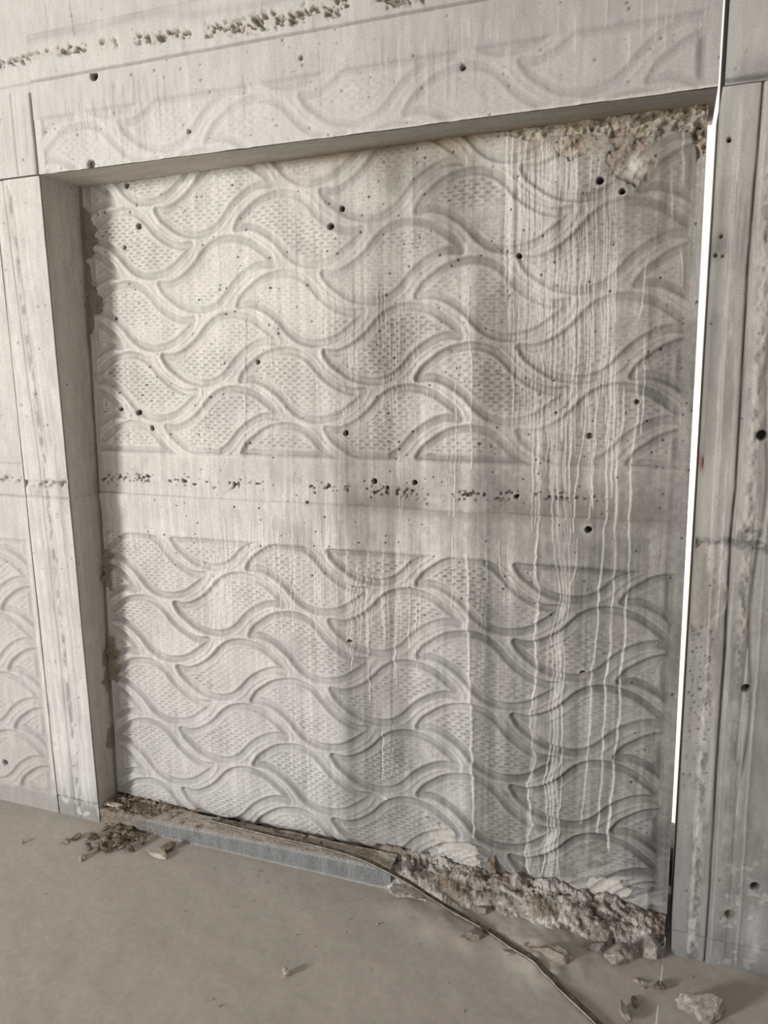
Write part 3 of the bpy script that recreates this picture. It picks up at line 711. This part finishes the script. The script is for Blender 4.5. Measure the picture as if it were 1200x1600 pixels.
    bl = smooth(.50, .66, fbm(X, Z, .10, .16, 471, 4)); col = col*(1-.16*bl)[..., None]
    # red paint mark
    a = at_y(1095, 724); k = np.exp(-((X-a[0])/.006)**4-((Z-a[2])/.020)**4); col = lerp(col, (.32, .12, .12), k*.7)
    a = at_y(1098, 722); k = np.exp(-((X-a[0])/.002)**4-((Z-a[2])/.014)**4); col = lerp(col, (.03, .025, .025), k)
    h, col = tie(g, h, col, [(1191, 680, .011, 1), (1166, 1075, .009, 1), (1180, 1384, .010, .9), (1141, 1428, .012, .55), (1128, 369, .0035, .5), (1119, 399, .0035, .5), (1130, 400, .0025, .5), (1140, 218, .004, 1)])
    k = .35*np.exp(-(np.hypot(X-at_y(1124, 385)[0], Z-at_y(1124, 385)[2])/.03)**2); col = col*(1-k)[..., None]
    # dense small pores beside the joint, inner shade painted on
    for x, z, rr in g.pits(120, 77, .0012, .003, (.5, .95), (XR+.005, XR+.06)):
        q = g.hole(x, z, rr, .004, .002)
        if q: s, dep, m = q; h[s] -= dep; col[s] = lerp(col[s], (.08, .07, .06), m*.8)
    return h, col
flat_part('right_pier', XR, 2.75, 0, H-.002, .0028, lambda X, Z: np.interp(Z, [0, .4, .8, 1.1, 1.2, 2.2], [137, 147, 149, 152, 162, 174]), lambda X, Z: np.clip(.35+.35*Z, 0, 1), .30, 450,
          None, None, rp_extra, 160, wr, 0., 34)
def ru_extra(g, h, col):
    h, col = hseam(g, h, col, XR, 3, H+.010, .005, .007, .6, 68)
    k = smooth(.06, .0, g.Z-H-.02)*smooth(.3, .7, fbm(g.X, g.Z, .05, .05, 481)); col = col*(1-.25*k)[..., None]
    return h, col
flat_part('right_upper_course', XR+.004, 2.75, H+.0, 2.95, .004, lambda X, Z: 172+0*X, .75, .30, 480, None, None, ru_extra, 50, wr)
V = []; Q = []
box(V, Q, XR+.004, 2.75, 0, .3, 2.953, 3.4); box(V, Q, 2.754, 4, 0, .3, 0, 3.4); box(V, Q, 4.0, 4.25, -6.2, .3, 0, 3.4)  # last box: unseen side wall added to cut light from the right
link('plain_wall_with_light_block', new_mesh('plain_wall_with_light_block', V, Q), M_PLAIN, wr)
V = []; Q = []; box(V, Q, -6, 4.25, -6.2, .6, 3.4, 3.62)  # unseen slab, added to keep sky light off the wall
tag(link('sky_block_slab', new_mesh('sky_block_slab', V, Q), M_PLAIN), 'unseen plain slab added over the room to hold back sky light', kind='structure')

# ------------------------------------------------------------------ floor
BUMPS = [(at_z(a, b), r, hh) for a, b, r, hh in ((690, 1448, .05, .010), (735, 1475, .035, .007), (850, 1490, .09, .014), (830, 1455, .10, .012), (900, 1478, .08, .010), (640, 1420, .05, .006), (850, 1520, .07, .008))]
def floor_z(X, Y):
    X = np.asarray(X, float); Y = np.asarray(Y, float)
    near = smooth(-1.1, -.9, Y)*smooth(-.8, -.6, X)*smooth(2.6, 2.4, X)
    z = (.006*(fbm(X, Y, .35, .25, 501)-.5)+.0022*(fbm(X, Y, .05, .05, 503)-.5))*near
    for a, r, hh in BUMPS: z = z+hh*np.exp(-(np.hypot(X-a[0], Y-a[1])/r)**2)*(.5+.9*fbm(X, Y, .03, .03, 505))
    return z
def make_floor():
    x = np.concatenate([np.linspace(-6, -.8, 14)[:-1], np.linspace(-.8, 2.6, 341), np.linspace(2.6, 7, 12)[1:]])
    y = np.concatenate([np.linspace(-5.6, -1.1, 14)[:-1], np.linspace(-1.1, .1, 141), [.3]])
    X, Y = np.meshgrid(x, y)
    z = floor_z(X, Y)
    B = 179+12*(fbm(X, Y, .5, .4, 507)-.5)+9*(fbm(X, Y, .07, .05, 509, 3)-.5)
    col = lin(B)[..., None]*np.array([1.095, 1.0, .885])
    # slightly greyer, cleaner strip at the wall
    k = smooth(-.10, -.0, Y)*.18; col = lerp(col, (.42, .40, .36), k)
    V = np.stack([X, Y, z], -1)
    idx = np.arange(X.size).reshape(X.shape)
    Q = np.stack([idx[:-1, :-1], idx[:-1, 1:], idx[1:, 1:], idx[1:, :-1]], -1).reshape(-1, 4)
    m = tinted('dusty_floor', .85, .035, 420, .10, 300, .001)
    o = link('floor', new_mesh('floor', V.reshape(-1, 3), Q, len(Q), col.reshape(-1, 3)), m)
    tag(o, 'dusty beige screed floor in front of the wall', kind='structure')
make_floor()

# ------------------------------------------------------------------ curb and broken footing under the panels
XC = 1.115
def strip(name, prof, x, rough, colf, mat, parent, seed, caps=True):
    """sweep along x of a profile given per x: prof(x)-> list of (y,z); rough adds noise along the normal"""
    rows = [prof(v) for v in x]; n = len(rows[0])
    P = np.array([[(v, y, z) for (y, z) in r] for v, r in zip(x, rows)])
    S_ = np.cumsum(np.concatenate([[0], np.hypot(*(np.diff(P[len(x)//2, :, 1:], axis=0).T))]))
    U = np.broadcast_to(np.asarray(x)[:, None], P.shape[:2]); T = np.broadcast_to(S_[None, :], P.shape[:2])
    n3 = fbm(U+.3*T, T-.2*U, .045, .03, seed, 5)-.5+.30*(fbm(U-.4*T, T+.3*U, .011, .009, seed+9, 3)-.5)
    amp = rough(U, T) if callable(rough) else rough
    tn = np.gradient(P[..., 1:], axis=1); nn = np.stack([-tn[..., 1], tn[..., 0]], -1); nn /= np.linalg.norm(nn, axis=-1, keepdims=True)+1e-9
    P[..., 1:] += nn*(n3*amp)[..., None]*2*smooth(.262, .2, P[..., 1])[..., None]
    col = colf(U, T, n3, P)
    idx = np.arange(P.shape[0]*n).reshape(-1, n)
    Q = np.stack([idx[:-1, :-1], idx[:-1, 1:], idx[1:, 1:], idx[1:, :-1]], -1).reshape(-1, 4)
    o = link(name, new_mesh(name, P.reshape(-1, 3), Q, len(Q), np.clip(col.reshape(-1, 3), .01, .85)), mat, parent)
    return o
def curb_prof(x):
    hgt = float(np.interp(x, [0, .3, .7, 1.115], [.052, .052, .062, .066]))
    f = [(0.0, -.004+(hgt+.0)*t) for t in np.linspace(0, 1, 16)]
    ye = float(np.interp(x, [0, .25, .4, 1.115], [.094, .09, .074, .070]))
    return f+[(.003, hgt+.003)]+[(.004+(ye-.004)*t, hgt+.004+.008*t) for t in np.linspace(.05, 1, 20)]+[(ye+.006, hgt-.01), (ye+.012, hgt-.035), (.20, hgt-.035), (.262, hgt-.03), (.264, .16)]
def curb_col(U, T, n3, P):
    face = (P[..., 1] < .006).astype(float)*smooth(.075, .062, T)
    top = np.ones(U.shape+(3,))*np.array([.44, .385, .32]); n = fbm(U, T, .05, .02, 521, 3)
    top = lerp(top, (.17, .13, .095), np.maximum(smooth(.55, .75, n)*smooth(.09, .13, T), smooth(.004, -.012, (np.interp(U, [0, .25, .4, 1.115], [.094, .09, .074, .070])-P[..., 1])))*.9); top = lerp(top, (.40, .33, .27), smooth(.5, .3, n)*.5)
    fc = np.ones(U.shape+(3,))*np.array([.212, .219, .223])*(1+.5*(fbm(U, T, .015, .06, 523, 3)-.5))[..., None]
    fc = lerp(fc, (.42, .41, .385), smooth(.012, .003, T)*.7); fc = lerp(fc, (.46, .45, .43), np.exp(-((T-.062)/.004)**2)*.6)
    c = lerp(top, fc, face)
    k = smooth(.30, .12, U+.16*(fbm(U, T, .07, .03, 525, 3)-.5)); c = lerp(c, (.24, .19, .14), k*.75)
    return c
cb = strip('curb', curb_prof, np.linspace(0.002, XC, 320), lambda U, T: .0012+.004*smooth(.06, .1, T)+.010*smooth(.32, .1, U), curb_col, M_RUB, wall, 520)
tag(cb, 'low blue-grey curb below the left half of the bay, dusty on top')
def foot_prof(x):
    px = np.interp(x, [1.04, 1.15, 1.4, 1.6, 1.75, 1.9], [.068, .066, .062, .066, .060, .038])
    yb = np.interp(x, [1.04, 1.12, 1.25, 1.45, 1.6, 1.75, 1.93], [.01, -.01, -.015, .0, -.03, -.035, -.02])
    pts = []
    for t in np.linspace(0, 1, 46):
        y = yb+(.125-yb)*(t**1.35); z = -.006+(px+.022)*(1-(1-t)**1.9)
        pts.append((y, z))
    pts += [(.20, px+.01), (.262, px+.01), (.264, .16)]
    return pts
def foot_col(U, T, n3, P):
    a = fbm(U, T, .035, .02, 541, 4); b = fbm(U, T, .12, .06, 543, 3)
    c = np.ones(U.shape+(3,))*np.array([.46, .435, .40]); c = lerp(c, (.30, .275, .245), smooth(.5, .35, a))
    c = lerp(c, (.215, .165, .12), smooth(.52, .66, b)*.8); c = lerp(c, (.62, .60, .56), smooth(.6, .75, a)*smooth(.55, .4, b)*.7)
    c = lerp(c, (.09, .075, .06), smooth(-.10, -.22, n3)*.8); c = lerp(c, (.07, .06, .048), smooth(.086, .10, P[..., 1]+.03*(fbm(U, T, .04, .02, 547)-.5))*.85)  # hollows and the gap by the panel: shade painted dark
    return c
ft = strip('broken_footing', foot_prof, np.linspace(1.03, 1.916, 560), lambda U, T: .022*smooth(1.03, 1.09, U), foot_col, M_RUB, wall, 540)
tag(ft, 'crumbled mortar footing below the right half of the bay')

# ------------------------------------------------------------------ outside, seen through the open joint
V = []; Q = []; box(V, Q, -40, 40, .34, 60, -.5, -.25)
tag(link('ground', new_mesh('ground', V, Q), M_OUT), 'sunlit open ground behind the wall', kind='structure')
def bank():
    x = np.linspace(1.2, 2.8, 120); y = np.linspace(.31, 1.2, 60); X, Y = np.meshgrid(x, y)
    t = (Y-.31)/.89; z = -.27+.375*smooth(0, .02, t)*(1-smooth(.06, 1, t))+.02*(fbm(X, Y, .08, .08, 561, 3)-.5)*smooth(0, .02, t)
    idx = np.arange(X.size).reshape(X.shape); Q = np.stack([idx[:-1, :-1], idx[:-1, 1:], idx[1:, 1:], idx[1:, :-1]], -1).reshape(-1, 4)
    tag(link('soil_bank', new_mesh('soil_bank', np.stack([X, Y, z], -1).reshape(-1, 3), Q, len(Q)), M_SOIL), 'dark soil bank just behind the open joint', 'soil')
bank()

# ------------------------------------------------------------------ loose things
import bmesh
def rock_mesh(name, size, seed, sub=3, rough=.22, flat=.3):
    r = np.random.RandomState(seed)
    bm = bmesh.new(); bmesh.ops.create_icosphere(bm, subdivisions=sub, radius=1)
    dirs = r.normal(size=(16, 3)); dirs /= np.linalg.norm(dirs, axis=1)[:, None]; lim = r.uniform(.42, .8, 16)
    V = np.array([v.co[:] for v in bm.verts])
    for d, l in zip(dirs, lim):                                   # cut facets
        e = V@d; k = np.maximum(e-l, 0); V = V-d*k[:, None]*.97
    q = V+r.uniform(0, 5)
    n = fbm(q[:, 0]+q[:, 2]*.7, q[:, 1]+q[:, 2]*.4, .42, .42, 600+seed % 50, 4)-.5
    n2 = noise(q[:, 0]*1.3-q[:, 2], q[:, 1]+q[:, 2]*.8, .16, .16, 680)-.5
    V = V*(1+rough*n*1.5+rough*.35*n2)[:, None]
    V = V*np.array(size)/2/np.abs(V).max(0)
    for v, c in zip(bm.verts, V): v.co = c
    me = bpy.data.meshes.new(name); bm.to_mesh(me); bm.free()
    me.polygons.foreach_set('use_smooth', [sub > 2 and False]*len(me.polygons))
    return me
def chunk(px, py, wpx, hpx, seed, mat, label, name='concrete_chunk', cat='chunk', rot=0, dz=0., sub=4, tall=.8, lift=0.):
    """a lump resting on the floor, its foot centred on the given pixel"""
    a = at_z(px, py, lift); dist = np.linalg.norm(a-C0)*1.0; s = dist/F
    wx = wpx*s; hz = hpx*s*tall; dy = max(hpx*s*.9, wx*.45)
    me = rock_mesh(name, (wx, dy, hz), seed, sub)
    me.materials.append(mat)
    zmin = min(v.co.z for v in me.vertices)
    o = bpy.data.objects.new(name, me); COL.objects.link(o)
    o.location = (a[0], a[1]+dy*.1, lift-zmin-.12*hz+dz); o.rotation_euler = (0, 0, rot)
    return tag(o, label, cat)
chunk(1096, 1588, 62, 44, 1, M_CHUNK_GREY, 'loose grey concrete lump alone on the floor before the right pier', rot=.2)
chunk(966, 1506, 42, 34, 2, M_CHUNK, 'rounded lump against the broken footing, left of a pale wedge', rot=.1)
chunk(1012, 1492, 36, 34, 3, M_CHUNK_GREY, 'pale wedge-shaped lump at the foot of the open joint', rot=-.5)
chunk(1026, 1487, 16, 18, 4, M_CHUNK, 'small brown lump tucked right of the pale wedge under the open joint', rot=.9)
chunk(928, 1488, 30, 20, 5, M_CHUNK_GREY, 'flat pale flake leaning at the foot of the brown rubble', rot=.4)
chunk(940, 1466, 36, 28, 6, M_CHUNK, 'brown lump lying in the broken footing above the rounded one', rot=.7, lift=.015)
chunk(862, 1505, 52, 32, 7, M_CHUNK_DUST, 'dusty clod on the floor right of the strap, biggest of its cluster', 'mortar_clod', 'clod', rot=-.3)
chunk(830, 1490, 30, 16, 8, M_CHUNK_DUST, 'low dusty clod between the strap and the biggest clod', 'mortar_clod', 'clod')
chunk(796, 1494, 30, 16, 9, M_CHUNK_GREY, 'grey half-sunk lump touching the strap on its left', rot=.2)
chunk(742, 1468, 30, 22, 10, M_CHUNK_DUST, 'crumbly clod on the floor just left of the strap, below the footing', 'mortar_clod', 'clod', rot=.8)
chunk(725, 1470, 18, 10, 11, M_CHUNK_DUST, 'small clod beside the crumbly one left of the strap', 'mortar_clod', 'clod')
chunk(640, 1402, 60, 22, 13, M_CHUNK_GREY, 'pale mortar lump at the broken end of the curb under the strap', 'mortar_lump', 'lump', rot=.1)
chunk(750, 1428, 24, 18, 14, M_CHUNK, 'brown lump at the foot of the footing left of its middle', rot=.3)
chunk(447, 1524, 13, 14, 15, M_CHIP_PALE, 'single pale pebble in the middle of the empty floor', 'pebble', 'pebble', sub=2)
chunk(975, 1592, 17, 40, 16, M_CHUNK_DUST, 'long pale fragment lying on the floor left of the grey lump', 'mortar_fragment', 'fragment', rot=.25, tall=.35)
chunk(990, 1568, 8, 22, 17, M_CHIP, 'thin dark splinter beside the long pale fragment', 'splinter', 'splinter', rot=.2, sub=2, tall=.3)
chunk(1030, 1545, 20, 20, 18, M_CHIP, 'dark flake crossing the sliver of sunlight on the floor', 'mortar_flake', 'flake', rot=.5, sub=2, tall=.5)
for k, (px, py, w_) in enumerate(((995, 1534, 12), (1005, 1537, 10), (1004, 1545, 8))):
    tag(chunk(px, py, w_, w_*.6, 19+k, M_CHUNK_DUST, 'tiny crumb left of the dark flake near the open joint', 'crumb', 'crumb', sub=1), group='crumbs by the open joint')
chunk(180, 1262, 22, 13, 25, M_CHIP_PALE, 'pale oval chip on top of the litter in the bay corner', 'pale_chip', 'chip', rot=.4, sub=2, lift=.062, tall=.6)
chunk(168, 1258, 18, 11, 26, M_CHIP_PALE, 'dusty angular chip left of the pale oval one in the corner', 'pale_chip', 'chip', rot=-.3, sub=2, lift=.062, tall=.5)
chunk(245, 1336, 40, 13, 27, M_CHIP_PALE, 'curled pale bark piece on the floor right of the litter heap', 'bark_piece', 'bark', rot=-.15, sub=2, tall=.5)
chunk(262, 1328, 24, 16, 28, M_CHIP, 'brown tuft behind the curled pale bark piece', 'litter_tuft', 'litter', rot=.4, sub=2)

# dry chips of the heap, each its own object sharing a few curled meshes
def chip_mesh(seed):
    r = random.Random(seed); L = .05; n = 7
    V = []; Q = []
    c1 = r.uniform(.2, .9); tw = r.uniform(-.6, .6)
    for i in range(n):
        t = i/(n-1)-.5; wd = r.uniform(.008, .017)*(1-1.7*abs(t)**1.6)+.002
        zc = .008*c1*(1-4*t*t); a = tw*t
        for s in (-1, 0, 1):
            V.append((t*L, s*wd*math.cos(a), zc+s*wd*math.sin(a)+(.004 if s == 0 else 0)+r.uniform(-.0015, .0015)))
    top = len(V); V += [(x, y, z-.002) for x, y, z in V]
    for i in range(n-1):
        for s in (0, 1):
            q = (i*3+s, (i+1)*3+s, (i+1)*3+s+1, i*3+s+1); Q.append(q); Q.append(tuple(top+k for k in q[::-1]))
        for s in (0, 2):
            q = (i*3+s, (i+1)*3+s, top+(i+1)*3+s, top+i*3+s); Q.append(q if s else q[::-1])
    Q.append((0, 1, top+1, top)); Q.append((1, 2, top+2, top+1)); e = (n-1)*3
    Q.append((e, top+e, top+e+1, e+1)); Q.append((e+1, top+e+1, top+e+2, e+2))
    me = new_mesh('dry_chip', V, Q); return me
chips = [chip_mesh(s) for s in range(6)]
for c in chips[:4]: c.materials.append(M_CHIP)
for c in chips[4:]: c.materials.append(M_CHUNK_DUST)
rc = random.Random(44)
def put_chip(x, y, z, s, label, group):
    o = bpy.data.objects.new('dry_chip', rc.choice(chips)); COL.objects.link(o)
    o.location = (x, y, z); o.rotation_euler = (rc.uniform(-.5, .5), rc.uniform(-.5, .5), rc.uniform(0, 6.28)); o.scale = (s, s, s)
    tag(o, label, 'chip', group)
for k in range(84):
    px = rc.gauss(185, 22); py = rc.gauss(1312, 11)
    a = at_z(px, py)
    if a[1] > -.012: a[1] = -.012-rc.random()*.03
    put_chip(a[0], a[1], .003+rc.random()*.010, rc.uniform(.22, .75), 'curled brown chip in the litter heap at the curb corner', 'litter heap on the floor at the curb corner')
for k in range(130):
    x = min(.46, abs(rc.gauss(0, .17))+.015); y = rc.uniform(.004, .09)
    put_chip(x, y, .060+rc.random()*.010, rc.uniform(.18, .5), 'brown chip strewn on the left end of the curb', 'chips strewn on the curb top')
for k in range(14):
    x = rc.choice([rc.gauss(.50, .03), rc.gauss(.78, .03), rc.gauss(.93, .04)]); y = rc.uniform(.045, .066)
    put_chip(x, y, .072+rc.random()*.006, rc.uniform(.2, .4), 'brown chip caught by the strap along the panel foot', 'chips by the strap on the curb')
for k, (px, py, lab) in enumerate(((104, 1316, 'lone dark chip on the floor left of the litter heap'), (118, 1310, 'second dark chip left of the litter heap, nearer to it'), (128, 1342, 'greyish chip on the floor below the litter heap'), (36, 1317, 'tiny dark chip at the far left of the floor'), (140, 1328, 'small brown chip just below the litter heap'))):
    a = at_z(px, py); put_chip(a[0], a[1], .004, .8 if k < 3 else .4, lab, None)

# floor grit
pm = [rock_mesh('pebble', (1, .9, .6), 70+k, 1) for k in range(4)]
for p in pm: p.materials.append(M_PEBBLE)
rg = random.Random(12)
for k in range(70):
    px = rg.uniform(20, 1180); py = rg.uniform(1300, 1595)
    if k < 30: px = rg.uniform(300, 620); py = 1330+(px-300)*.22+abs(rg.gauss(0, 40))
    a = at_z(px, py)
    if a[1] > -.03: continue
    s = rg.uniform(.002, .0065)*(1 if rg.random() < .85 else 1.5)
    o = bpy.data.objects.new('pebble', rg.choice(pm)); COL.objects.link(o)
    o.location = (a[0], a[1], s*.25); o.scale = (s, s, s); o.rotation_euler = (0, 0, rg.random()*6)
    tag(o, 'tiny pale pebble scattered on the dusty floor', 'pebble', 'grit scattered on the floor')

# ------------------------------------------------------------------ flat strap from the panel foot out over the floor
def strap():
    pts = []
    for px, py, Z in ((330, 1281, .085), (420, 1304, .085), (500, 1322, .085), (560, 1340, .085), (600, 1358, .082), (640, 1380, .070), (672, 1401, .040)):
        pts.append(at_z(px, py, Z))
    for px, py, Z in ((710, 1424, .012), (760, 1452, .009), (800, 1480, .014), (840, 1512, .009), (880, 1548, .007), (930, 1595, .007), (990, 1655, .006), (1060, 1730, .005)):
        pts.append(at_z(px, py, Z))
    P = np.array(pts); n = len(P); out = []
    for i in range(n-1):
        p0, p1, p2, p3 = P[max(i-1, 0)], P[i], P[i+1], P[min(i+2, n-1)]
        for q in range(10):
            t = q/10; out.append(.5*((2*p1)+(-p0+p2)*t+(2*p0-5*p1+4*p2-p3)*t*t+(-p0+3*p1-3*p2+p3)*t**3))
    out = np.array(out+[P[-1]])
    out[:, 2] = np.maximum(out[:, 2], floor_z(out[:, 0], out[:, 1])+.003)
    T = np.gradient(out, axis=0); T /= np.linalg.norm(T, axis=1)[:, None]
    side = np.cross(T, np.array([0, 0, 1.])); side /= np.linalg.norm(side, axis=1)[:, None]; up = np.cross(side, T)
    def sweep(name, prof, mat, parent=None):
        k = len(prof); V = []; Q = []
        for i in range(len(out)):
            for a, b in prof: V.append(out[i]+side[i]*a+up[i]*b)
        for i in range(len(out)-1):
            for j in range(k): Q.append((i*k+j, i*k+(j+1) % k, (i+1)*k+(j+1) % k, (i+1)*k+j))
        return link(name, new_mesh(name, V, Q, len(Q)), mat, parent)
    root = sweep('strap', [(-.0092, -.002), (.0092, -.002), (.0095, .0015), (.005, .003), (0, .0010), (-.005, .003), (-.0095, .0015)], M_STRAP)
    tag(root, 'long dirty flat strap running from the panel foot out across the floor', 'strap')
    sweep('edge_ridge', [(.0060, .0022), (.0092, .0016), (.0088, .0034), (.0066, .0040)], M_STRAP_EDGE, root)
strap()
